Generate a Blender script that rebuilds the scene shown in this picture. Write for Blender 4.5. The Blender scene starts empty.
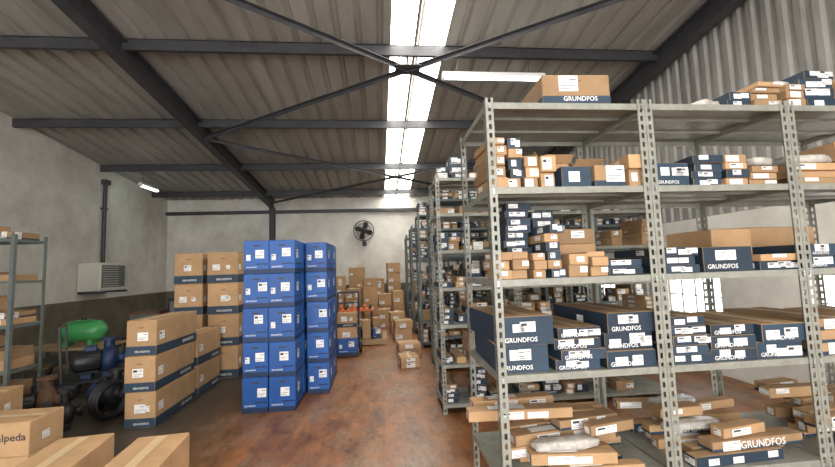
import bpy, math, random
from mathutils import Vector, Matrix, noise as mnoise
S=bpy.context.scene
CX=bpy.context.collection

# ---------------------------------------------------------------- materials
def mat(name,col,rough=.7,metal=0.,noise=0.,scale=6.,bump=0.,emit=0.,attr=False,stretch=(1,1,1),dirt=None):
    m=bpy.data.materials.new(name);m.use_nodes=True;nt=m.node_tree;N=nt.nodes;Lk=nt.links
    b=N['Principled BSDF'];b.inputs['Roughness'].default_value=rough;b.inputs['Metallic'].default_value=metal
    b.inputs['Base Color'].default_value=(*col,1)
    if emit:
        b.inputs['Emission Color'].default_value=(*col,1);b.inputs['Emission Strength'].default_value=emit
    src=None
    if noise or dirt or bump:
        tc=N.new('ShaderNodeTexCoord');mp=N.new('ShaderNodeMapping');mp.inputs['Scale'].default_value=stretch
        Lk.new(tc.outputs['Object'],mp.inputs[0])
        nz=N.new('ShaderNodeTexNoise');nz.inputs['Scale'].default_value=scale;nz.inputs['Detail'].default_value=6;nz.inputs['Roughness'].default_value=.7
        Lk.new(mp.outputs[0],nz.inputs['Vector'])
        cr=N.new('ShaderNodeValToRGB');cr.color_ramp.elements[0].position=.3;cr.color_ramp.elements[1].position=.65
        lo=dirt if dirt else tuple(c*(1-noise) for c in col)
        hi=tuple(min(1,c*(1+noise*.6)) for c in col)
        cr.color_ramp.elements[0].color=(*lo,1);cr.color_ramp.elements[1].color=(*hi,1)
        Lk.new(nz.outputs[0],cr.inputs[0]);src=cr.outputs[0]
        if bump:
            bp=N.new('ShaderNodeBump');bp.inputs['Strength'].default_value=bump;bp.inputs['Distance'].default_value=.02
            Lk.new(nz.outputs[0],bp.inputs['Height']);Lk.new(bp.outputs[0],b.inputs['Normal'])
    if attr:
        at=N.new('ShaderNodeAttribute');at.attribute_name='Tint'
        mx=N.new('ShaderNodeMix');mx.data_type='RGBA';mx.blend_type='MULTIPLY';mx.inputs['Factor'].default_value=1
        if src: Lk.new(src,mx.inputs['A'])
        else: mx.inputs['A'].default_value=(*col,1)
        Lk.new(at.outputs['Color'],mx.inputs['B']);src=mx.outputs['Result']
    if src: Lk.new(src,b.inputs['Base Color'])
    return m
M={}
M['card']=mat('cardboard',(.46,.28,.14),.8,noise=.16,scale=5,attr=True)
M['cardlite']=mat('cardboard_tape',(.60,.43,.24),.35,attr=True)
M['seam']=mat('cardboard_seam',(.12,.07,.035),.9)
M['navy']=mat('navy_print',(.020,.043,.072),.6,noise=.2,scale=8,attr=True)
M['blue']=mat('blue_print',(.009,.085,.32),.5,noise=.15,scale=5,attr=True)
M['dblue']=mat('dark_blue_band',(.008,.025,.075),.55)
M['white']=mat('paper_label',(.80,.79,.76),.6)
M['ink']=mat('label_ink',(.04,.04,.05),.6)
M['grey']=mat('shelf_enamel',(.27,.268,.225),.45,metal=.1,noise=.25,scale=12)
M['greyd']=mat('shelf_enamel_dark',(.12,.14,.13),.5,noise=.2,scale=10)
M['steel']=mat('roof_steel_paint',(.050,.049,.053),.5,noise=.3,scale=4)
M['black']=mat('black_plastic',(.015,.015,.017),.45)
M['chrome']=mat('bare_steel',(.5,.5,.5),.3,metal=.9)
M['rust']=mat('rusty_iron',(.12,.06,.035),.8,noise=.4,scale=20)
M['green']=mat('green_enamel',(.05,.28,.08),.4)
M['orange']=mat('orange_paint',(.65,.16,.03),.5)
M['wrap']=mat('plastic_wrap',(.48,.45,.40),.2,noise=.4,scale=14,bump=.6)
M['tube']=mat('fluorescent_tube',(.85,1,.98),.3,emit=9)
M['cream']=mat('cream_plastic',(.66,.64,.56),.5)
M['wood']=mat('pallet_wood',(.36,.24,.13),.8,noise=.3,scale=9,stretch=(1,8,8))
M['plaster']=mat('white_plaster',(.79,.765,.70),.9,dirt=(.56,.53,.46),scale=1.1,bump=.15,noise=.08)
M['dado']=mat('dado_paint',(.155,.133,.09),.6,noise=.35,scale=2.5)
M['roof']=mat('roof_sheeting',(.41,.385,.345),.55,metal=.1,dirt=(.285,.265,.235),noise=.08,scale=.9,stretch=(2,.5,1))
M['clad']=mat('wall_cladding',(.36,.345,.315),.55,metal=.2,dirt=(.22,.21,.19),noise=.15,scale=1.6,stretch=(1,3,.5))
M['sky']=mat('translucent_skylight',(1,.98,.92),.5,emit=10.5)

def floor_mat():
    m=bpy.data.materials.new('worn_floor');m.use_nodes=True;nt=m.node_tree;N=nt.nodes;L=nt.links
    b=N['Principled BSDF'];tc=N.new('ShaderNodeTexCoord')
    def noise(sc,det,st=(1,1,1),off=0):
        mp=N.new('ShaderNodeMapping');mp.inputs['Scale'].default_value=st;mp.inputs['Location'].default_value=(off,off,0);L.new(tc.outputs['Object'],mp.inputs[0])
        n=N.new('ShaderNodeTexNoise');n.inputs['Scale'].default_value=sc;n.inputs['Detail'].default_value=det;n.inputs['Roughness'].default_value=.74;L.new(mp.outputs[0],n.inputs['Vector']);return n
    def ramp(src,p0,c0,p1,c1):
        r=N.new('ShaderNodeValToRGB');r.color_ramp.elements[0].position=p0;r.color_ramp.elements[1].position=p1
        r.color_ramp.elements[0].color=(*c0,1);r.color_ramp.elements[1].color=(*c1,1);L.new(src,r.inputs[0]);return r
    def mix(f,a,bb,bt='MIX'):
        x=N.new('ShaderNodeMix');x.data_type='RGBA';x.blend_type=bt
        if isinstance(f,float): x.inputs['Factor'].default_value=f
        else: L.new(f,x.inputs['Factor'])
        for k,v in (('A',a),('B',bb)):
            if isinstance(v,tuple): x.inputs[k].default_value=(*v,1)
            else: L.new(v,x.inputs[k])
        return x.outputs['Result']
    n1=noise(3.2,9,(1.6,.6,1));n2=noise(1.7,8,(1,.5,1),4);n3=noise(14,8,(1.8,.4,1));n4=noise(5,9,(1.2,.7,1),9)
    c1=ramp(n1.outputs[0],.36,(.11,.040,.014),.62,(.36,.145,.048))
    grey=ramp(n3.outputs[0],.3,(.14,.095,.06),.7,(.38,.28,.19))
    worn=ramp(n2.outputs[0],.49,(0,0,0),.62,(.65,.65,.65))
    c=mix(worn.outputs[0],c1.outputs[0],grey.outputs[0])
    scuff=ramp(n4.outputs[0],.54,(1,1,1),.64,(.34,.31,.28))
    c=mix(.8,c,scuff.outputs[0],'MULTIPLY')
    bk=N.new('ShaderNodeTexBrick');mp=N.new('ShaderNodeMapping');mp.inputs['Rotation'].default_value=(0,0,math.pi/2);L.new(tc.outputs['Object'],mp.inputs[0]);L.new(mp.outputs[0],bk.inputs['Vector'])
    bk.inputs['Scale'].default_value=1;bk.inputs['Brick Width'].default_value=6;bk.inputs['Row Height'].default_value=.3;bk.inputs['Mortar Size'].default_value=.004;bk.inputs['Mortar Smooth'].default_value=.6
    bk.inputs['Color1'].default_value=(1,1,1,1);bk.inputs['Color2'].default_value=(.84,.82,.80,1);bk.inputs['Mortar'].default_value=(.6,.56,.52,1)
    c=mix(.5,c,bk.outputs[0],'MULTIPLY')
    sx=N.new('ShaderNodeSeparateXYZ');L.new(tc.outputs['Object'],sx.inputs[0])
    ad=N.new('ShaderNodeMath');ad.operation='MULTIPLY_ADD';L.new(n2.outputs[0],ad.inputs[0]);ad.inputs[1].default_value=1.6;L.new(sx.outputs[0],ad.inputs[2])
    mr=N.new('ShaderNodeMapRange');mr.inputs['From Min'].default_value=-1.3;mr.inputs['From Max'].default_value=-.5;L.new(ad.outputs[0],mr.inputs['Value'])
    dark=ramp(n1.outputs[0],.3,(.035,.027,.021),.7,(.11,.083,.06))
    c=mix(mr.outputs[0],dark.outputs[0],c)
    L.new(c,b.inputs['Base Color'])
    rr=N.new('ShaderNodeMapRange');rr.inputs['To Min'].default_value=.22;rr.inputs['To Max'].default_value=.62;L.new(n1.outputs[0],rr.inputs['Value']);L.new(rr.outputs[0],b.inputs['Roughness'])
    bp=N.new('ShaderNodeBump');bp.inputs['Strength'].default_value=.15;bp.inputs['Distance'].default_value=.01;L.new(n3.outputs[0],bp.inputs['Height']);L.new(bp.outputs[0],b.inputs['Normal'])
    return m
M['floor']=floor_mat()

# ---------------------------------------------------------------- mesh builder
class MB:
    def __init__(s): s.v=[];s.f=[];s.m=[];s.t=[];s.sm=[];s.names=[]
    def mi(s,n):
        if n not in s.names: s.names.append(n)
        return s.names.index(n)
    def face(s,pts,m,t=1.,sm=False):
        k=len(s.v);s.v+= [tuple(p) for p in pts];s.f.append(tuple(range(k,k+len(pts))));s.m.append(s.mi(m));s.t.append(t);s.sm.append(sm)
    def mesh(s,V,F,m,t=1.,sm=False):
        k=len(s.v);s.v+=[tuple(p) for p in V];i=s.mi(m)
        for f in F: s.f.append(tuple(a+k for a in f));s.m.append(i);s.t.append(t);s.sm.append(sm)
    def box(s,x0,x1,y0,y1,z0,z1,m,c=0.,M4=None,t=1.):
        lo=(x0,y0,z0);hi=(x1,y1,z1)
        c=min(c,(x1-x0)*.3,(y1-y0)*.3,(z1-z0)*.3)
        V=[];idx={}
        def P(sx,sy,sz,ax):
            key=(sx,sy,sz,ax)
            if key in idx: return idx[key]
            p=[]
            for k,sg in enumerate((sx,sy,sz)):
                q=hi[k] if sg else lo[k]
                if k!=ax and c>0: q+= -c if sg else c
                p.append(q)
            v=Vector(p)
            if M4: v=M4@v
            idx[key]=len(V);V.append(v);return idx[key]
        F=[]
        if c<=0:
            def Q(a,b,d): return P(a,b,d,0)
            F=[(Q(0,0,0),Q(0,1,0),Q(1,1,0),Q(1,0,0)),(Q(0,0,1),Q(1,0,1),Q(1,1,1),Q(0,1,1)),(Q(0,0,0),Q(1,0,0),Q(1,0,1),Q(0,0,1)),
               (Q(1,0,0),Q(1,1,0),Q(1,1,1),Q(1,0,1)),(Q(1,1,0),Q(0,1,0),Q(0,1,1),Q(1,1,1)),(Q(0,1,0),Q(0,0,0),Q(0,0,1),Q(0,1,1))]
        else:
            q=[(0,0),(1,0),(1,1),(0,1)]
            for sg in (0,1):
                a=[P(sg,i,j,0) for i,j in q];F.append(a if sg else a[::-1])
                a=[P(i,sg,j,1) for i,j in q];F.append(a[::-1] if sg else a)
                a=[P(i,j,sg,2) for i,j in q];F.append(a if sg else a[::-1])
            for i in (0,1):
                for j in (0,1):
                    F.append((P(i,j,0,0),P(i,j,1,0),P(i,j,1,1),P(i,j,0,1)))
                    F.append((P(i,0,j,0),P(i,1,j,0),P(i,1,j,2),P(i,0,j,2)))
                    F.append((P(0,i,j,1),P(1,i,j,1),P(1,i,j,2),P(0,i,j,2)))
                    for k in (0,1): F.append((P(i,j,k,0),P(i,j,k,1),P(i,j,k,2)))
        s.mesh(V,[tuple(f) for f in F],m,t)
    def cyl(s,p0,p1,r,m,n=16,r1=None,sm=True,cap=True):
        p0=Vector(p0);p1=Vector(p1);d=(p1-p0).normalized();r1=r if r1 is None else r1
        a=d.orthogonal().normalized();b=d.cross(a)
        V=[];F=[]
        for k in range(n):
            w=2*math.pi*k/n;o=a*math.cos(w)+b*math.sin(w);V.append(p0+o*r);V.append(p1+o*r1)
        for k in range(n):
            j=(k+1)%n;F.append((2*k,2*j,2*j+1,2*k+1))
        s.mesh(V,F,m,1,sm)
        if cap:
            s.mesh([V[2*k] for k in range(n)],[tuple(range(n))[::-1]],m);s.mesh([V[2*k+1] for k in range(n)],[tuple(range(n))],m)
    def lathe(s,p0,axis,prof,m,n=24):
        p0=Vector(p0);d=Vector(axis).normalized();a=d.orthogonal().normalized();b=d.cross(a);V=[];F=[]
        for (h,r) in prof:
            for k in range(n):
                w=2*math.pi*k/n;V.append(p0+d*h+(a*math.cos(w)+b*math.sin(w))*r)
        for i in range(len(prof)-1):
            for k in range(n):
                j=(k+1)%n;F.append((i*n+k,i*n+j,(i+1)*n+j,(i+1)*n+k))
        s.mesh(V,F,m,1,True)
    def torus(s,c,axis,R,r,m,n=32,k=8):
        c=Vector(c);d=Vector(axis).normalized();a=d.orthogonal().normalized();b=d.cross(a);V=[];F=[]
        for i in range(n):
            w=2*math.pi*i/n;o=a*math.cos(w)+b*math.sin(w)
            for j in range(k):
                q=2*math.pi*j/k;V.append(c+o*(R+r*math.cos(q))+d*(r*math.sin(q)))
        for i in range(n):
            for j in range(k):
                F.append((i*k+j,((i+1)%n)*k+j,((i+1)%n)*k+(j+1)%k,i*k+(j+1)%k))
        s.mesh(V,F,m,1,True)
    def bundle(s,x,y,z,w,d,h,rot,seed,m='wrap'):
        """crumpled plastic-wrapped packet resting at z"""
        n=18;k=9;V=[];F=[];R=Matrix.Rotation(rot,3,'Z')
        for i in range(k+1):
            ph=-math.pi/2+math.pi*i/k
            for j in range(n):
                th=2*math.pi*j/n
                sg=lambda v,e:math.copysign(abs(v)**e,v)
                p=Vector((sg(math.cos(ph),.35)*sg(math.cos(th),.4)*w/2,sg(math.cos(ph),.35)*sg(math.sin(th),.4)*d/2,sg(math.sin(ph),.5)*h/2))
                nz=mnoise.noise(p*22+Vector((seed*7.1,0,0)));p*=1+.14*nz
                p.z=max(p.z,-h/2)
                V.append(R@p+Vector((x,y,z+h/2)))
        for i in range(k):
            for j in range(n): F.append((i*n+j,i*n+(j+1)%n,(i+1)*n+(j+1)%n,(i+1)*n+j))
        s.mesh(V,F,m,1,True)
    def obj(s,name):
        me=bpy.data.meshes.new(name);me.from_pydata(s.v,[],s.f)
        for n in s.names: me.materials.append(M[n])
        me.polygons.foreach_set('material_index',s.m);me.polygons.foreach_set('use_smooth',s.sm)
        ca=me.color_attributes.new('Tint','FLOAT_COLOR','CORNER')
        buf=[]
        for f,t in zip(s.f,s.t): buf+= [t,t,t,1.]*len(f)
        ca.data.foreach_set('color',buf)
        me.update();o=bpy.data.objects.new(name,me);CX.objects.link(o);return o

# ---------------------------------------------------------------- printed wordmark (flat print on cartons)
def make_text(body):
    cu=bpy.data.curves.new('tmp','FONT');cu.body=body;cu.size=1;cu.offset=.012;cu.resolution_u=2;o=bpy.data.objects.new('tmp',cu);CX.objects.link(o)
    bpy.context.view_layer.update()
    me=bpy.data.meshes.new_from_object(o.evaluated_get(bpy.context.evaluated_depsgraph_get()))
    V=[tuple(v.co) for v in me.vertices];F=[tuple(p.vertices) for p in me.polygons]
    bpy.data.objects.remove(o);bpy.data.curves.remove(cu);bpy.data.meshes.remove(me)
    x0=min(v[0] for v in V);x1=max(v[0] for v in V);y0=min(v[1] for v in V);y1=max(v[1] for v in V)
    return [((v[0]-x0)/(x1-x0),(v[1]-y0)/(y1-y0)) for v in V],F,(x1-x0)/(y1-y0)
TXT={k:make_text(k) for k in ('GRUNDFOS','calpeda')}

# ---------------------------------------------------------------- cartons
def carton(mb,x,y,z,w,d,h,rot=0.,style='brown',rng=random,tint=None,text=None,tilt=0.,flaps=False):
    """x,y = centre of footprint, z = underside."""
    T=Matrix.Translation((x,y,z))@Matrix.Rotation(rot,4,'Z')@Matrix.Rotation(tilt,4,'Y')
    t=tint if tint else rng.uniform(.62,1.12)
    base={'brown':'card','bb':'card','blue':'blue','navy':'card','label':'card'}[style]
    mb.box(-w/2,w/2,-d/2,d/2,0,h,base,.006 if h>.15 else .003,T,t)
    if flaps:
        fl=min(w,d)*.45
        for (px,an,L) in ((-w/2,-.5,d),(w/2,.6,d)):
            TT=T@Matrix.Translation((px,0,h))@Matrix.Rotation(an,4,'Y');mb.box(-.002,.002,-L/2,L/2,0,fl,base,0,TT,t)
        for (py,an) in ((d/2,-.35),(-d/2,.9)):
            TT=T@Matrix.Translation((0,py,h))@Matrix.Rotation(an,4,'X');mb.box(-w/2,w/2,-.002,.002,0,fl*.8,base,0,TT,t)
    o=.0012
    def rect(face,u0,u1,v0,v1,m,k=1,tt=1.):
        e=o*k
        if face=='f': q=[(-w/2+u*w,-d/2-e,v*h) for u,v in ((u0,v0),(u1,v0),(u1,v1),(u0,v1))]
        elif face=='b': q=[(w/2-u*w,d/2+e,v*h) for u,v in ((u0,v0),(u1,v0),(u1,v1),(u0,v1))]
        elif face=='r': q=[(w/2+e,-d/2+u*d,v*h) for u,v in ((u0,v0),(u1,v0),(u1,v1),(u0,v1))]
        elif face=='l': q=[(-w/2-e,d/2-u*d,v*h) for u,v in ((u0,v0),(u1,v0),(u1,v1),(u0,v1))]
        else: q=[(-w/2+u*w,-d/2+v*d,h+e) for u,v in ((u0,v0),(u1,v0),(u1,v1),(u0,v1))]
        mb.face([T@Vector(p) for p in q],m,tt)
    def dims(face): return (w,h) if face in 'fb' else ((d,h) if face in 'rl' else (w,d))
    def label(face,u,v,lw,lh,k=3):
        W,H=dims(face);a=lw/W;b=lh/H
        u=min(max(u,.02),max(.02,.98-a));v=min(max(v,.03),max(.03,.97-b));a=min(a,.96);b=min(b,.94)
        rect(face,u,u+a,v,v+b,'white',k,1)
        if rng.random()<.4: rect(face,u+a*.08,u+a*.45,v+b*.60,v+b*.86,'ink',k+1)
        rect(face,u+a*.55,u+a*.92,v+b*.72,v+b*.78,'ink',k+1)
        rect(face,u+a*.08,u+a*.85,v+b*.34,v+b*.38,'ink',k+1)
        rect(face,u+a*.08,u+a*.6,v+b*.15,v+b*.19,'ink',k+1)
    def word(face,body,u,v,a,k=3,m='white'):
        V,F,asp=TXT[body];W,H=dims(face);b=a*W/asp/H
        pts=[]
        for (p,q) in V:
            uu=u+p*a;vv=v+q*b;e=o*k
            if face=='f': L=(-w/2+uu*w,-d/2-e,vv*h)
            elif face=='r': L=(w/2+e,-d/2+uu*d,vv*h)
            elif face=='l': L=(-w/2-e,d/2-uu*d,vv*h)
            pts.append(T@Vector(L))
        mb.mesh(pts,F,m)
    if w>=d:
        rect('t',.0+.02,.98,.495,.505,'seam',1);rect('t',.03,.97,.5-.03/d,.5+.03/d,'cardlite',2,t) if d>.12 else None
    else:
        rect('t',.495,.505,.02,.98,'seam',1);rect('t',.5-.03/w,.5+.03/w,.03,.97,'cardlite',2,t) if w>.12 else None
    if style=='bb':
        for f in 'frlb': rect(f,.004,.996,.015,.27,'navy',1)
        if w>.25: word('f','GRUNDFOS',.3,.09,.5)
        if d>.5: word('r','GRUNDFOS',.6,.09,.3)
        rect('f',.42,.58,.78,.80,'seam',2)
        label('f',rng.uniform(.1,.45),.42,.11,.09);label('r',.06,.42,.10,.09)
        if rng.random()<.5: label('f',.62,.45,.06,.06)
    elif style=='blue':
        for f in 'frlb': rect(f,.004,.996,.01,.14,'dblue',1)
        rect('f',.36,.64,.82,.87,'ink',2);rect('r',.40,.6,.82,.87,'ink',2)
        rect('f',.5,.94,.27,.31,'dblue',1);rect('r',.1,.9,.27,.31,'dblue',1)
        label('f',.55+rng.uniform(-.15,.05),.46+rng.uniform(-.04,.08),.10,.10);label('r',.12+rng.uniform(0,.2),.46,.10,.10)
        if rng.random()<.6: label('f',.10,.40,.05,.07)
        word('f','GRUNDFOS',.1,.18,.42,2)
    elif style=='navy':
        for f in 'frlb': rect(f,.004,.996,.01,.985,'navy',1,t)
        bw=text
        if bw and w>.16: word('f','GRUNDFOS',.06,.12,min(.62,.5*h*5.2/w*1.3),4)
        n=rng.choice((2,2,3)) if w>.2 else rng.choice((1,2))
        for i in range(n): label('f',.05+.30*i+rng.uniform(0,.2),.46 if bw and h>.1 else rng.uniform(.1,.4),min(rng.uniform(.055,.09),w*.38),min(rng.uniform(.04,.06),h*.6))
        if rng.random()<.6: label('r',.1,.2,.07,min(.05,h*.6))
        if rng.random()<.6: label('l',.5,.2,.07,min(.05,h*.6))
    elif style=='label':
        label('f',rng.uniform(.03,.3),.12,min(w*.6,.14),min(h*.72,.09));label('l',.3,.2,min(.12,d*.5),h*.6)
        if w>.4:
            label('f',rng.uniform(.5,.7),.15,w*.2,h*.6);rect('t',.2,.55,.15,.8,'white',3)
    else:
        if rng.random()<.75: label('f',rng.uniform(.05,.6),rng.uniform(.2,.5),min(.09,w*.4),min(.06,h*.5))
        if rng.random()<.5: label('r',rng.uniform(.1,.6),.3,.08,min(.06,h*.5))
        if rng.random()<.5: label('l',rng.uniform(.1,.6),.3,.08,min(.06,h*.5))
        if isinstance(text,str): word('f',text,.64,.40,.33,2,'ink')

def fill(mb,x0,x1,y0,y1,z,maxh,rng,pal,dens=.9,wr=(.14,.36),hr=(.07,.2)):
    x=x0+.02
    while x<x1-.1:
        w=rng.uniform(*wr)
        if x+w>x1-.01: break
        if rng.random()<dens:
            d=min(y1-y0-.04,rng.uniform(.3,.5));zz=z;st=rng.choice(pal);H=rng.uniform(.3,1)*maxh
            y=y0+.02+d/2+rng.uniform(0,max(0.001,(y1-y0-d-.04)*.6))
            h=rng.uniform(*hr)
            while zz+h<z+H or zz==z:
                if zz+h>z+maxh: break
                carton(mb,x+w/2+rng.uniform(-.01,.01),y,zz,w*rng.uniform(.86,.97),d,h-.002,rng.uniform(-.05,.05),st if rng.random()<.8 else rng.choice(pal),rng,text=(rng.random()<.4))
                zz+=h
                if rng.random()<.3: h=rng.uniform(*hr)
        x+=w+rng.uniform(.004,.05)

# ---------------------------------------------------------------- shelving
def slot_post(mb,x,y,z0,z1,sx,sy,m='grey',detail=True,fl=.042):
    th=.0025
    def flange(ax,s):
        def pt(a,z,off=0):
            return (x+s*a,y+off,z) if ax==0 else (x+off,y+s*a,z)
        if not detail:
            if ax==0: mb.box(min(x,x+s*fl),max(x,x+s*fl),y-th/2,y+th/2,z0,z1,m)
            else: mb.box(x-th/2,x+th/2,min(y,y+s*fl),max(y,y+s*fl),z0,z1,m)
            return
        p=.05;n=int((z1-z0)/p);cols=[0,fl*.32,fl*.68,fl]
        for off in (-th/2,th/2):
            mb.face([pt(0,z0,off),pt(cols[1],z0,off),pt(cols[1],z1,off),pt(0,z1,off)],m)
            mb.face([pt(cols[2],z0,off),pt(fl,z0,off),pt(fl,z1,off),pt(cols[2],z1,off)],m)
            for i in range(n+1):
                za=z0+i*p;zb=min(z1,za+p*.42)
                mb.face([pt(cols[1],za,off),pt(cols[2],za,off),pt(cols[2],zb,off),pt(cols[1],zb,off)],m)
        for a in (0,fl):
            q=[pt(a,z0,-th/2),pt(a,z0,th/2),pt(a,z1,th/2),pt(a,z1,-th/2)];mb.face(q,m)
    flange(0,sx);flange(1,sy)
    mb.box(x-.004 if sx>0 else x-fl,x+fl if sx>0 else x+.004,y-.004 if sy>0 else y-fl,y+fl if sy>0 else y+.004,z0-.004,z0+.003,m)
def shelf_tray(mb,x0,x1,y0,y1,z,m,lip=.035):
    t=.0015
    mb.box(x0,x1,y0,y1,z-.003,z,m)
    mb.box(x0,x1,y0,y0+t,z-lip,z-.003,m);mb.box(x0,x1,y1-t,y1,z-lip,z-.003,m)
    mb.box(x0,x0+t,y0,y1,z-lip,z-.003,m);mb.box(x1-t,x1,y0,y1,z-lip,z-.003,m)
    mb.box(x0,x1,y0+t,y0+.014,z-lip,z-lip+.0015,m);mb.box(x0,x1,y1-.014,y1-t,z-lip,z-lip+.0015,m)
    for k in (1,2): 
        yy=y0+(y1-y0)*k/3;mb.box(x0+.01,x1-.01,yy-.015,yy+.015,z-.018,z-.003,m)
def rack(name,xs,y0,y1,levels,top,m='grey',detail=True):
    mb=MB()
    for i,x in enumerate(xs):
        last=i==len(xs)-1
        sx=-1 if last else 1
        slot_post(mb,x,y0,.004,top,sx,1,m,detail);slot_post(mb,x,y1,.004,top,sx,-1,m,detail)
        if detail and 0<i and not last:
            slot_post(mb,x-.004,y0,.004,top,-1,1,m,detail);slot_post(mb,x-.004,y1,.004,top,-1,-1,m,detail)
    for a,b in zip(xs[:-1],xs[1:]):
        for z in levels: shelf_tray(mb,a+.005,b-.007,y0+.004,y1-.004,z,m)
        for z in levels:
            for xx in (a+.02,b-.02):
                for zz in (z-.025,z-.01):
                    if detail: mb.cyl((xx,y0-.006,zz-.004),(xx,y0+.001,zz-.004),.007,'chrome',6,sm=False)
    return mb.obj(name)

# ================================================================ ROOM
XL,XR,YB,YF=-6.86,4.63,13.5,-5.0
def roofz(y): return 5.56-.111*y
def slab(name,x0,x1,y0,y1,z0,z1,m):
    mb=MB();mb.box(x0,x1,y0,y1,z0,z1,m);return mb.obj(name)
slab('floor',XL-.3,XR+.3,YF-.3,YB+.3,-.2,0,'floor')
def side_wall(name,x0,x1,parts):
    mb=MB()
    for (y0,y1,z0,z1,m) in parts:
        if z1=='roof':
            V=[(x0,y0,z0),(x1,y0,z0),(x1,y1,z0),(x0,y1,z0),(x0,y0,roofz(y0)),(x1,y0,roofz(y0)),(x1,y1,roofz(y1)),(x0,y1,roofz(y1))]
            mb.mesh(V,[(3,2,1,0),(4,5,6,7),(0,1,5,4),(1,2,6,5),(2,3,7,6),(3,0,4,7)],m)
        else: mb.box(x0,x1,y0,y1,z0,z1,m)
    return mb.obj(name)
side_wall('wall_left',XL-.2,XL,[(YF,YB,0,1.09,'dado'),(YF,YB,1.09,'roof','plaster')])
mb=MB();mb.box(XL-.2,XR+.2,YB,YB+.2,0,1.09,'dado');mb.box(XL-.2,XR+.2,YB,YB+.2,1.09,roofz(YB)+.02,'plaster');mb.obj('wall_back')
wins=[(2.75,3.85,.75,1.40),(4.98,6.02,.75,1.34),(7.4,8.5,.75,1.34),(-1.5,.2,.75,1.38)]
parts=[(YF,YB,0,.75,'plaster'),(YF,YB,1.40,2.18,'plaster')]
ys=[YF]
for a,b,_,_ in sorted(wins): ys+=[a,b]
ys.append(YB)
for i in range(0,len(ys),2): parts.append((ys[i],ys[i+1],.75,1.40,'plaster'))
side_wall('wall_right',XR,XR+.2,parts)
mb=MB()
pts=[];a=YF
while a<YB:
    for da,o in ((0,0),(.07,0),(.095,.035),(.155,.035),(.18,0)): pts.append((a+da,o))
    a+=.18
for (p,o),(q,r) in zip(pts[:-1],pts[1:]):
    if q<=p: continue
    mb.face([(XR+.03+o,p,2.12),(XR+.03+r,q,2.12),(XR+.03+r,q,roofz(q)),(XR+.03+o,p,roofz(p))],'clad')
mb.obj('wall_right_cladding')
for n,(a,b,z0,z1) in enumerate(wins):
    mb=MB();x=XR+.06
    for (p,q,r,s) in ((a,b,z0,z0+.03),(a,b,z1-.03,z1),(a,a+.03,z0,z1),(b-.03,b,z0,z1)): mb.box(x,x+.04,p,q,r,s,'cream')
    for k in (1,2,3): yy=a+(b-a)*k/4;mb.box(x+.005,x+.03,yy-.007,yy+.007,z0,z1,'greyd')
    zz=(z0+z1)/2;mb.box(x+.005,x+.03,a,b,zz-.007,zz+.007,'greyd')
    mb.obj('window_%d'%(n+1))
mb=MB();mb.box(XL-.2,-4.6,YF-.2,YF,0,6.1,'plaster');mb.box(3.2,XR+.2,YF-.2,YF,0,6.1,'plaster');mb.box(-4.6,3.2,YF-.2,YF,4.4,6.1,'plaster');mb.obj('wall_front')
SK=[(.25,.60),(.70,1.07)]
def rm(x): return 'sky' if any(a<=x<=b for a,b in SK) else 'roof'
mb=MB()
x=XL-.2;pr=[]
while x<XR+.3:
    for da,o in ((0,0),(.20,0),(.225,.05),(.275,.05)): pr.append((x+da,o))
    x+=.30
cuts=[c for s in SK for c in s]
for (p,o),(q,r) in zip(pr[:-1],pr[1:]):
    seg=[p]+[c for c in cuts if p<c<q]+[q]
    for s0,s1 in zip(seg[:-1],seg[1:]):
        f0=o+(r-o)*(s0-p)/(q-p);f1=o+(r-o)*(s1-p)/(q-p)
        y=YF-.2
        mb.face([(s0,y,roofz(y)+f0),(s0,YB+.2,roofz(YB+.2)+f0),(s1,YB+.2,roofz(YB+.2)+f1),(s1,y,roofz(y)+f1)],rm((s0+s1)/2))
mb.obj('ceiling')
def sl_box(mb,x0,x1,y0,y1,r0,r1,m='steel'):
    V=[]
    for y in (y0,y1):
        for x in (x0,x1):
            for r in (r0,r1): V.append((x,y,roofz(y)-r))
    mb.mesh(V,[(0,1,3,2),(4,6,7,5),(0,4,5,1),(2,3,7,6),(0,2,6,4),(1,5,7,3)],m)
def rafter(name,x,post=True):
    mb=MB()
    sl_box(mb,x-.08,x+.08,YF+.002,YB-.002,.06,.075);sl_box(mb,x-.08,x+.08,YF+.002,YB-.002,.34,.355);sl_box(mb,x-.006,x+.006,YF+.002,YB-.002,.075,.34)
    if post:
        zt=roofz(YB-.2)-.36
        mb.box(x-.08,x+.08,YB-.2,YB-.19,0,zt,'steel');mb.box(x-.08,x+.08,YB-.02,YB-.01,0,zt,'steel');mb.box(x-.006,x+.006,YB-.19,YB-.02,0,zt,'steel')
        mb.box(x-.14,x+.14,YB-.28,YB-.002,.0,.015,'steel')
    return mb.obj(name)
rafter('steel_rafter',-3.5);rafter('steel_rafter',4.5,False)
for y in (-1.4,.95,3.28,5.63,7.97,10.35,12.6):
    mb=MB();z=roofz(y)
    mb.box(XL+.002,XR-.002,y-.03,y+.03,z-.02,z-.008,'steel');mb.box(XL+.002,XR-.002,y-.03,y-.023,z-.16,z-.008,'steel');mb.box(XL+.002,XR-.002,y-.03,y+.03,z-.17,z-.16,'steel')
    mb.obj('roof_purlin')
mb=MB();mb.box(XL+.002,XR-.002,YB-.14,YB-.002,3.55,3.65,'steel');mb.obj('trim_1')
def angle(mb,p0,p1,s=.055,m='steel'):
    p0=Vector(p0);p1=Vector(p1);d=(p1-p0);L=d.length;d.normalize();side=d.cross(Vector((0,0,1))).normalized();up=side.cross(d)
    T=Matrix((( *side,0),(*d,0),(*up,0),(0,0,0,1))).transposed();T.translation=p0
    mb.box(-s/2,s/2,0,L,-.004,.004,m,0,T);mb.box(-s/2,-s/2+.008,0,L,-s,0,m,0,T)
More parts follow.
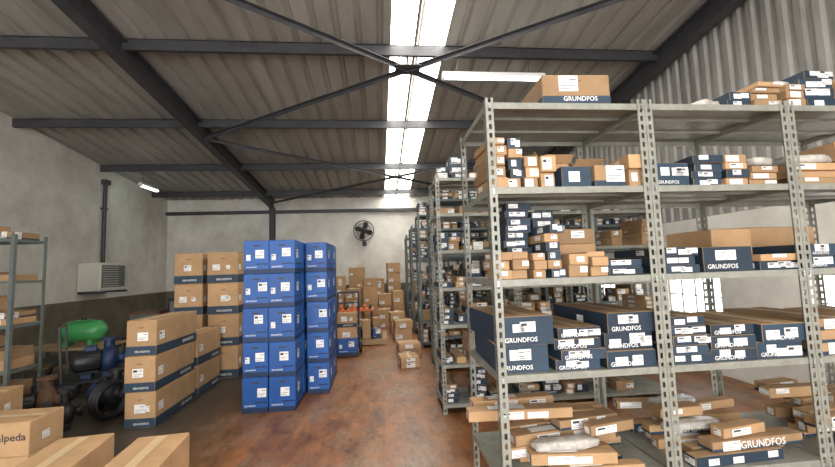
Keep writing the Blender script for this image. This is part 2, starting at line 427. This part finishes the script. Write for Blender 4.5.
for (ya,yb) in ((3.28,8.05),(8.05,12.8)):
    mb=MB();zb=lambda y:5.23-.111*y
    for a,b in ((ya,yb),(yb,ya)): angle(mb,(-3.45,a,zb(a)),(4.45,b,zb(b)),.06 if ya<4 else .05)
    yc=(ya+yb)/2;xc=.5
    mb.box(-.19,.19,-.15,.15,-.03,-.015,'steel',0,Matrix.Translation((xc,yc,zb(yc))))
    mb.cyl((xc,yc,zb(yc)-.02),(xc,yc,roofz(yc)-.165),.02,'steel',8)
    mb.obj('roof_cross_bracing')

# ================================================================ NEAR RACK
R1x=[.592,1.507,2.395,3.29];R1y=(2.0,2.676);Lv=[.49,1.033,1.52,2.009,2.476]
rack('slotted_angle_shelving',R1x,*R1y,[.08]+Lv,2.50)
rng=random.Random(4)
Y0=2.01
def row(mb,items,z,y0=Y0):
    for it in items:
        x0,x1,dy,d,st,hs=it[:6];kw=it[6] if len(it)>6 else {}
        zz=z+.001
        for i,h in enumerate(hs):
            j=kw.get('j',.02)
            carton(mb,(x0+x1)/2+rng.uniform(-j,j)*.5,y0+dy+d/2+rng.uniform(0,j*1.5),zz,(x1-x0)*rng.uniform(.91,.99)-.006,d,h-.0015,kw.get('rot',0)+rng.uniform(-.03,.03)*(j/.012),st if isinstance(st,str) else rng.choice(st),rng,text=kw.get('text',False),flaps=kw.get('flaps',False) and i==len(hs)-1)
            zz+=h
mb=MB()
row(mb,[(.92,1.34,.0,.35,'bb',(.17,)),(2.05,2.20,.0,.3,'navy',(.04,.05)),(2.21,2.40,.0,.3,'brown',(.04,.045,.03,.03)),(2.10,2.3,.32,.3,'label',(.15,)),(2.42,2.56,.0,.4,'label',(.05,.05,.04)),(2.58,2.8,.02,.4,'navy',(.06,.07,.06,.05)),(2.85,3.2,.02,.4,'brown',(.2,))],Lv[4])
mb.bundle(1.95,2.2,Lv[4]+.001,.16,.3,.06,.2,1);mb.bundle(2.48,2.2,Lv[4]+.143,.13,.25,.05,0,3)
mb.obj('carton_stack')
mb=MB()
row(mb,[(.60,.70,.0,.3,'brown',(.06,.065,.06,.055,.04)),(.705,.79,.0,.3,['navy','label','brown'],(.055,.05,.06,.05,.06)),(.80,.89,.02,.35,'label',(.06,.06,.065)),(.895,.985,.0,.35,'label',(.085,.09)),
 (.99,1.17,.0,.3,'navy',(.115,)),(1.175,1.37,.0,.3,'bb',(.12,)),(1.02,1.22,.33,.22,'brown',(.22,),{'flaps':1}),(1.26,1.46,.33,.22,'brown',(.2,),{'flaps':1}),(1.385,1.49,.0,.3,'brown',(.1,.08)),
 (1.55,1.79,.02,.45,'navy',(.14,),{'text':1}),(1.80,1.99,.02,.5,'navy',(.045,.045,.045,.045)),(1.995,2.15,.02,.5,['navy','label'],(.045,.05,.04,.05)),
 (2.17,2.36,.03,.3,['label','brown'],(.04,.04,.04)),(2.18,2.38,.36,.25,'brown',(.2,)),(2.42,2.75,.02,.45,['label','brown','navy'],(.045,.04,.045)),(2.78,3.1,.05,.4,'brown',(.15,.12))],Lv[3])
mb.bundle(2.26,2.17,Lv[3]+.122,.17,.26,.05,.1,5);mb.bundle(2.6,2.2,Lv[3]+.132,.3,.3,.06,-.1,6)
mb.obj('carton_stack')
mb=MB()
row(mb,[(.605,.70,.0,.2,'brown',(.05,.05,.045)),(.705,.80,.0,.2,'brown',(.05,.055,.04)),(.805,.885,.0,.15,'brown',(.045,.05,.04)),
 (.74,.90,.21,.3,'navy',(.044,)*10,{'j':.02}),(.90,.985,.0,.3,['navy','brown'],(.048,)*6,{'j':.02}),(.94,1.09,.31,.3,['navy','brown','navy'],(.05,)*8,{'j':.02}),
 (1.00,1.12,.0,.3,'brown',(.065,.06)),(1.125,1.235,.0,.3,'brown',(.055,.05,.03)),(1.24,1.46,.02,.4,['navy','label'],(.04,.045)),(1.10,1.44,.45,.2,'brown',(.2,.1)),
 (1.55,1.78,.0,.45,'navy',(.045,.05,.05)),(1.785,2.10,.0,.5,'navy',(.14,),{'text':1}),
 (2.12,2.38,.0,.2,['navy','brown'],(.05,.04)),(2.08,2.37,.25,.4,'brown',(.26,)),(2.43,2.62,.0,.4,'navy',(.07,.07),{'text':1}),(2.5,3.1,.45,.2,'brown',(.28,)),(2.65,3.2,.0,.4,['navy','brown'],(.06,.06))],Lv[2]);mb.obj('carton_stack')
mb=MB()
row(mb,[(.60,.90,.0,.6,'navy',(.145,.15),{'text':1}),(.905,1.175,.0,.6,'navy',(.055,)*4,{'text':1}),(1.18,1.47,.0,.6,'navy',(.09,.09,.11),{'text':1}),
 (1.54,1.79,.0,.55,'navy',(.05,)*5),(1.80,2.08,.0,.6,'navy',(.065,.07,.06),{'text':1}),(2.085,2.37,.0,.6,'navy',(.09,.1),{'text':1}),(2.43,2.78,.0,.6,['bb','navy'],(.07,.07,.06)),(2.8,3.2,.0,.5,'brown',(.2,))],Lv[1]);mb.obj('carton_stack')
# long pump cartons, loosely piled
mb=MB()
pr_=random.Random(31)
for (a,b) in ((.64,1.47),(1.56,2.36),(2.44,3.25)):
    z=Lv[0]+.001
    for layer in range(4):
        y=2.03+.03*layer
        hh=pr_.uniform(.05,.07)
        while True:
            dd=pr_.uniform(.07,.11)
            if y+dd>2.66: break
            l=pr_.uniform(.35,.72)*(1 if layer<2 else .75);xc=pr_.uniform(a+l/2-.01,max(a+l/2,b-l/2))
            if layer<1 or pr_.random()<(.85,.85,.7,.5)[layer]:
                if layer>0 and pr_.random()<.15: mb.bundle(xc,y+dd/2,z,l*.7,dd,hh*.85,pr_.uniform(-.1,.1),pr_.randint(1,99))
                else: carton(mb,xc,y+dd/2,z,l,dd*.9,hh-.003,pr_.uniform(-.05,.05)*(1+layer*1.3),pr_.choice(['label','label','label','brown','brown','bb','navy']),pr_,text=pr_.random()<.3)
            y+=dd+pr_.uniform(.004,.04)
        z+=hh
for (x,y,z,l,d_,r_) in ((.76,2.22,.745,.58,.09,-.06),(.78,2.40,.745,.5,.09,.05)):
    carton(mb,x,y,z,l,d_,.055,r_,'label',pr_)
mb.obj('long_carton_pile')
mb=MB();fill(mb,.62,3.25,2.05,2.6,.082,.3,rng,['brown','bb','navy'],.95,(.2,.45),(.1,.2));mb.obj('carton_stack')

# ================================================================ ROWS OF RACKS BEHIND
rows=[([.66,1.56,2.46,3.36],4.36,4.95,2.64,11),([.84,1.74,2.64,3.54,4.4],6.10,6.7,2.7,12),([.80,1.7,2.6,3.5,4.4],7.9,8.5,2.7,13),([.80,1.7,2.6,3.5,4.4],9.7,10.3,2.6,14),([.80,1.7,2.6,3.5,4.4],11.5,12.1,2.5,15)]
for xs,y0,y1,top,sd in rows:
    lv=[.1,.52,.95,1.36,1.78,2.2,top-.03];near=sd==11
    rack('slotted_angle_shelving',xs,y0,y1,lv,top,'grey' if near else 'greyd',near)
    rg=random.Random(sd);mb=MB()
    for i,z in enumerate(lv):
        for a,b in zip(xs[:-1],xs[1:]):
            mh=(lv[i+1]-z-.06) if i<len(lv)-1 else .3
            dens=.97
            if near and a>2.3: dens=.35
            if near and i in(2,3): mh*=.8
            fill(mb,a,b,y0+.01,y1-.02,z+.001,mh,rg,['brown','brown','bb','navy','navy','navy','label'],dens,(.1,.24),(.045,.11))
    mb.obj('carton_stack')

# ================================================================ BLUE CARTONS
rg=random.Random(8)
cols=[(-1.45,5.03,.29,.44,5),(-1.145,5.02,.30,.44,5),(-1.45,5.55,.29,.5,5),(-1.14,5.55,.29,.5,5),(-.83,5.62,.28,.5,5),(-1.14,6.12,.29,.5,5),(-.83,6.18,.28,.5,5)]
for x,y,w,d,n in cols:
    z=.001
    for k in range(n):
        mb=MB();h=.396
        carton(mb,0,0,0,w,d,h-.002,0,'blue',rg,tint=rg.uniform(.85,1.1))
        o=mb.obj('blue_carton');o.location=(x+rg.uniform(-.006,.006),y+rg.uniform(-.02,.02),z);o.rotation_euler[2]=rg.uniform(-.02,.02)
        z+=h
# ================================================================ BROWN/NAVY CARTONS
def stack(x,y,w,d,hs,st='bb',rot=0,name='cardboard_carton',j=.02):
    z=.001
    for h in hs:
        mb=MB();carton(mb,0,0,0,w,d,h-.002,0,st,rg,tint=rg.uniform(.85,1.1));o=mb.obj(name)
        o.location=(x+rg.uniform(-j,j)*.5,y+rg.uniform(-j,j),z);o.rotation_euler[2]=rot+rg.uniform(-.02,.02);z+=h
stack(-2.57,5.05,.31,.92,(.37,.375,.38))
stack(-2.60,5.95,.36,.72,(.39,.42))
stack(-2.97,6.75,.42,.5,(.485,)*4)
stack(-2.44,6.70,.46,.5,(.485,)*4)
stack(-2.95,7.4,.42,.5,(.49,)*3);stack(-2.44,7.4,.45,.5,(.49,)*3)
def fore(x,y,w,d,hs,rot,st='brown',text=None):
    z=.001
    for i,h in enumerate(hs):
        mb=MB();carton(mb,0,0,0,w,d,h-.002,0,st,rg,1.1,text if i==len(hs)-1 else None);o=mb.obj('cardboard_carton');o.location=(x,y,z);o.rotation_euler[2]=rot;z+=h
fore(-1.85,2.42,.31,.84,(.3,.29),.12);fore(-1.35,2.34,.30,.84,(.3,.29),.10)
fore(-3.13,3.66,.72,.36,(.23,.26),.03,'brown','calpeda')
fore(-3.95,4.35,.55,.4,(.26,.26),.15)

# ================================================================ LEFT RACK + clutter
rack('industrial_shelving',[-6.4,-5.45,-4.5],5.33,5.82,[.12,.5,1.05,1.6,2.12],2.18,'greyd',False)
mb=MB();rg2=random.Random(21)
for z,spec in ((.121,((.3,.2),(.25,.28),(.3,.16))),(.501,((.34,.25),(.25,.4),(.4,.3))),(1.051,((.26,.16),(.3,.36),(.3,.3))),(1.601,((.3,.08),(.2,.12),(.35,.1))),(2.121,((.34,.10),(.3,.2),(.4,.16)))):
    x=-4.56
    for (w_,h_) in spec+spec:
        if x-w_<-6.35: break
        if abs(x+5.45)<.05: x=-5.5
        n=2 if h_>.15 else 1
        for k in range(n): carton(mb,x-w_/2,5.58+rg2.uniform(-.02,.02),z+k*h_/n,w_*.94,.4,h_/n-.003,rg2.uniform(-.03,.03),rg2.choice(['brown','brown','bb','label']),rg2)
        x-=w_+.02
mb.obj('carton_stack')
def pump(name,x,y,z,L=.5,r=.11,rot=0,col='green',body='black'):
    mb=MB()
    mb.lathe((-L/2,0,r+.06),(1,0,0),[(0,0),(.01,r*.6),(.04,r*.92),(.08,r),(L*.55,r),(L*.58,r*.8)],col,24)
    for k in range(12):
        w=2*math.pi*k/12;mb.box(-L*.35,L*.02,-.003,.003,r*.95,r*1.12,col,0,Matrix.Translation((0,0,r+.06))@Matrix.Rotation(w,4,'X'))
    mb.lathe((L*.08,0,r+.06),(1,0,0),[(0,r*.8),(.02,r*1.25),(L*.2,r*1.3),(L*.26,r*.9),(L*.3,r*.5),(L*.42,r*.45),(L*.42,r*.7),(L*.46,r*.7),(L*.46,0)],body,24)
    mb.cyl((L*.2,0,r*2),(L*.2,0,r*2+.2),r*.42,body,16);mb.cyl((L*.2,0,r*2+.18),(L*.2,0,r*2+.21),r*.7,body,16)
    mb.box(-L*.3,-L*.1,-r*.9,r*.9,0,.06,body,.005);mb.box(L*.1,L*.28,-r*.9,r*.9,0,.06,body,.005)
    mb.box(-L*.25,-L*.02,-r*.4,r*.4,r*2+.04,r*2+.12,body,.01)
    o=mb.obj(name);o.location=(x,y,z);o.rotation_euler[2]=rot;return o
mb=MB()
mb.box(-5.6,-4.35,6.75,7.35,.48,.52,'wood',.004)
for x in (-5.55,-4.43):
    for y in (6.8,7.25): mb.box(x,x+.05,y,y+.05,0,.48,'greyd')
mb.box(-5.55,-4.4,6.85,7.3,.2,.22,'wood');mb.obj('work_table')
mb=MB();r=.17
mb.lathe((-.33,0,.22),(1,0,0),[(0,0),(.02,.08),(.06,.13),(.12,r),(.55,r),(.60,.13),(.64,.08),(.66,0)],'green',32)
for x in (-.2,.14): mb.box(x-.03,x+.03,-.12,.12,0,.09,'green',.004)
mb.cyl((0,0,.38),(0,0,.45),.035,'black');mb.box(-.12,.12,-.08,.08,.385,.40,'green')
o=mb.obj('pressure_tank');o.location=(-4.82,7.02,.521);o.rotation_euler[2]=.15
pump('water_pump',-3.98,5.05,.001,.55,.13,.5,'black','rust');pump('water_pump',-3.35,5.35,.001,.5,.13,-.3,'dblue')
pump('water_pump',-3.2,6.15,.001,.6,.15,1.2,'black');pump('water_pump',-3.45,4.65,.001,.42,.1,.9,'rust','black')
pump('water_pump',-4.05,7.7,.001,.6,.15,.2,'dblue','black');pump('water_pump',-3.5,7.0,.001,.6,.17,1.4,'black','black')
for (x,y,w_,h_,c_) in ((-3.85,8.6,.7,1.15,'black'),(-4.7,8.7,.6,.9,'rust')):
    mb=MB();mb.box(-w_/2,w_/2,-.25,.25,.06,h_,c_,.01)
    for sx in (-1,1):
        for sy in (-1,1): mb.cyl((sx*(w_/2-.05),sy*.2,0),(sx*(w_/2-.05),sy*.2,.06),.02,'steel',8)
    mb.box(-w_/2+.04,w_/2-.04,-.262,-.25,.12,h_*.5-.02,'greyd',.003);mb.box(-w_/2+.04,w_/2-.04,-.262,-.25,h_*.5+.02,h_-.06,'greyd',.003)
    mb.box(-.06,.06,-.28,-.262,h_*.5-.08,h_*.5-.06,'chrome')
    o=mb.obj('equipment_cabinet');o.location=(x,y,.001)
mb=MB()
mb.box(-.4,.4,-.3,.3,.2,.24,'black',.01)
for x in (-.32,.32):
    for y in (-.3,.3):
        mb.torus((x,y,.115),(0,1,0),.085,.03,'black',20,8);mb.cyl((x,y-.02,.115),(x,y+.02,.115),.06,'chrome',12);mb.box(x-.02,x+.02,y-.025,y+.025,.11,.2,'steel')
mb.cyl((-.38,-.25,.24),(-.42,-.25,.95),.015,'steel',8);mb.cyl((-.38,.25,.24),(-.42,.25,.95),.015,'steel',8);mb.cyl((-.42,-.25,.95),(-.42,.25,.95),.015,'steel',8)
o=mb.obj('platform_trolley');o.location=(-3.95,6.1,0.001);o.rotation_euler[2]=.5
pump('water_pump',-3.95,6.05,.242,.6,.15,.5,'black','dblue')
for (x,y,r_) in ((-4.62,6.35,.3),(-3.05,4.95,1.1)):
    mb=MB()
    for k in range(4): mb.torus((0,.035*k,.21),(0,1,0),.18+.004*k,.02,'black',28,8)
    o=mb.obj('hose_coil');o.location=(x,y,0.003);o.rotation_euler[2]=r_
# wall air conditioner + conduit
mb=MB();x0,x1,y0,y1,z0,z1=XL+.002,XL+.5,9.7,10.62,1.29,1.95
mb.box(x0,x1,y0,y1,z0,z1,'cream',.02)
mb.box(x1,x1+.012,y0+.05,y1-.05,z0+.08,z1-.06,'greyd',.004)
for k in range(9):
    z=z0+.11+k*.055;mb.box(x1+.012,x1+.022,y0+.07,y1-.3,z,z+.012,'cream')
mb.box(x0+.05,x1-.05,y0-.006,y0,z0+.08,z1-.08,'cream',.002)
mb.box(x0,x1+.08,y0+.05,y0+.1,z0-.05,z0,'steel');mb.box(x0,x1+.08,y1-.1,y1-.05,z0-.05,z0,'steel')
mb.obj('air_conditioner')
mb=MB();mb.cyl((XL+.06,10.45,1.95),(XL+.06,10.45,3.95),.045,'steel',12);mb.box(XL+.002,XL+.1,10.38,10.52,3.3,3.34,'steel');mb.box(XL+.002,XL+.14,10.36,10.54,3.93,4.05,'steel',.01);mb.obj('conduit_pipe')
# wall fan
mb=MB();R=.34
for rr,yy in ((R,0),(R*.98,-.05),(R*.98,.05),(R*.66,-.085),(R*.35,-.1)): mb.torus((0,yy,0),(0,1,0),rr,.009,'black',36,6)
for k in range(28):
    w=2*math.pi*k/28;c,s_=math.cos(w),math.sin(w)
    for (a,b) in (((R*.12,-.1),(R*.66,-.085)),((R*.66,-.085),(R,0)),((R*.2,.08),(R,0))): mb.cyl((c*a[0],a[1],s_*a[0]),(c*b[0],b[1],s_*b[0]),.0045,'black',4,cap=False)
for k in range(4):
    T=Matrix.Rotation(math.pi/2*k+.3,4,'Y')@Matrix.Rotation(.4,4,'X')
    V=[T@Vector(p) for p in ((.05,0,-.04),(.15,0,-.09),(.29,0,-.08),(.31,0,.02),(.25,0,.09),(.12,0,.07),(.05,0,.04))];mb.face(V,'black')
mb.lathe((0,-.11,0),(0,1,0),[(0,0),(0,.05),(.02,.06),(.14,.06),(.15,.09),(.27,.085),(.29,0)],'black',20)
mb.cyl((0,.12,0),(0,.12,-.42),.02,'black',10);mb.cyl((0,.12,-.42),(0,.33,-.42),.02,'black',10);mb.box(-.07,.07,.32,.338,-.5,-.34,'black')
o=mb.obj('wall_fan');o.location=(-.48,YB-.341,2.88)
def fitting(x,y,z,L,drop,rot=0):
    mb=MB();mb.box(-L/2,L/2,-.05,.05,-.03,.03,'white',.005)
    for yy in(-.03,.03): mb.cyl((-L/2+.03,yy,-.05),(L/2-.03,yy,-.05),.014,'tube',10)
    for xx in (-L/2,L/2-.03): mb.box(xx,xx+.03,-.05,.05,-.07,-.03,'white')
    for xx in (-L*.35,L*.35): mb.cyl((xx,0,.03),(xx,0,drop),.004,'steel',6)
    o=mb.obj('fluorescent_lamp');o.location=(x,y,z);o.rotation_euler[2]=rot
fitting(1.82,5.63,4.49,1.6,roofz(5.63)-.172-4.49)
fitting(-6.1,11.05,4.0,.8,roofz(11.4)-.01-4.0,1.571)

# ================================================================ BACK OF AISLE
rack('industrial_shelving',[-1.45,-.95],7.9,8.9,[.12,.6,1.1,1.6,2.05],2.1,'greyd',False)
mb=MB();rg3=random.Random(5)
for z in (.121,.601,1.101,1.601): fill(mb,-1.44,-.96,7.95,8.8,z,.38,rg3,['brown','bb','label'],1,(.15,.25),(.1,.2))
mb.obj('carton_stack')
mb=MB()
for k in range(6): mb.box(-.5+k*.18,-.5+k*.18+.1,-.5,.5,.11,.13,'wood')
for yy in (-.5,-.05,.4): mb.box(-.5,.5,yy,yy+.1,.02,.11,'wood')
for k in (0,2,5): mb.box(-.5+k*.18,-.5+k*.18+.1,-.5,.5,0,.02,'wood')
o=mb.obj('wooden_pallet');o.location=(-.36,8.95,.001)
mb=MB()
for k in range(12): carton(mb,-.70+.2*(k%4),8.65+.3*(k//4),.135,.17,.26,.14+.06*((k*7)%5),.08*((k*5)%4-1.5),['label','brown','bb','navy','blue'][(k*3)%5],rng)
mb.obj('carton_stack')
# hand trolley loaded with cartons, standing in the aisle
mb=MB()
for x in (-.2,.2):
    mb.cyl((x,0,.12),(x,.18,1.15),.016,'dblue',8);mb.torus((x*1.15,.06,.115),(1,0,0),.085,.028,'black',20,8);mb.cyl((x*1.05,.06,.115),(x*1.25,.06,.115),.05,'chrome',12)
mb.cyl((-.2,.18,1.15),(.2,.18,1.15),.016,'dblue',8);mb.cyl((-.25,.06,.115),(.25,.06,.115),.012,'steel',8)
for z in (.4,.7,.95): mb.cyl((-.2,.17*z/1.1-.02,z),(.2,.17*z/1.1-.02,z),.012,'dblue',8)
mb.box(-.22,.22,-.3,.0,.02,.035,'steel')
o=mb.obj('hand_trolley');o.location=(-.62,7.75,.002)
mb=MB();z=.04
for st,h_ in (('blue',.3),('label',.2),('bb',.26)): carton(mb,-.62,7.60,z,.36,.26,h_-.003,.02,st,rng);z+=h_
mb.obj('carton_stack')
mb=MB()
mb.box(-.45,.45,-.3,.3,.55,.6,'orange',.01);mb.box(-.42,.42,-.27,.27,.2,.22,'wood')
for x in (-.42,.38):
    for y in (-.28,.24): mb.box(x,x+.04,y,y+.04,0,.55,'black')
for k in range(6): mb.cyl((-.38+k*.15,-.28,.64),(-.38+k*.15,.28,.64),.04,'black' if k%2 else 'orange',10)
o=mb.obj('packing_bench');o.location=(-.62,10.3,0)
for (x,y,w,n,h) in ((-.75,11.6,.42,4,.3),(-.28,11.8,.4,5,.27),(.15,11.8,.4,3,.3),(-1.25,11.9,.45,5,.3),(-.7,12.6,.5,5,.35),(-.1,12.7,.5,4,.38),(.45,12.6,.4,6,.3),(-1.75,12.4,.45,4,.35),(.12,11.0,.35,2,.25),(.5,11.2,.3,3,.4)):
    stack(x,y,w,.42,[h*rg.uniform(.75,1.1) for _ in range(n)],rg.choice(['brown','brown','label']),rg.uniform(-.12,.12))
for (x,y,w,h) in ((.5,9.1,.4,.25),(.42,10.0,.35,.3),(.5,7.4,.4,.14),(.45,6.6,.3,.1)): stack(x,y,w,.4,(h,h*.7),'label',.1)

# ================================================================ LIGHT
w=bpy.data.worlds.new('world');S.world=w;w.use_nodes=True;bg=w.node_tree.nodes['Background'];bg.inputs[0].default_value=(.95,.97,1,1);bg.inputs[1].default_value=6.5
la=bpy.data.lights.new('added_door_fill','AREA');la.shape='RECTANGLE';la.size=7.2;la.size_y=4;la.energy=240;la.color=(1,.97,.93)  # added fill lamp, stands in for daylight from an assumed, unseen door opening
lo=bpy.data.objects.new('added_door_fill',la);CX.objects.link(lo);lo.location=(-.75,YF-.1,2.1);lo.rotation_euler=(math.pi/2,0,0)
# ================================================================ CAMERA
cam=bpy.data.cameras.new('camera');co=bpy.data.objects.new('camera',cam);CX.objects.link(co);S.camera=co
cam.sensor_width=36;cam.lens=36*392.5/835;cam.clip_start=.02
yaw,pit,rol=.1,.086,.033
fw=Vector((math.sin(yaw)*math.cos(pit),math.cos(yaw)*math.cos(pit),math.sin(pit)));r0=Vector((math.cos(yaw),-math.sin(yaw),0));u0=r0.cross(fw)
r=r0*math.cos(rol)-u0*math.sin(rol);u=u0*math.cos(rol)+r0*math.sin(rol)
Mx=Matrix(((r.x,u.x,-fw.x,0),(r.y,u.y,-fw.y,0),(r.z,u.z,-fw.z,1.6),(0,0,0,1)));co.matrix_world=Mx
S.view_settings.view_transform='Standard';S.view_settings.exposure=.05
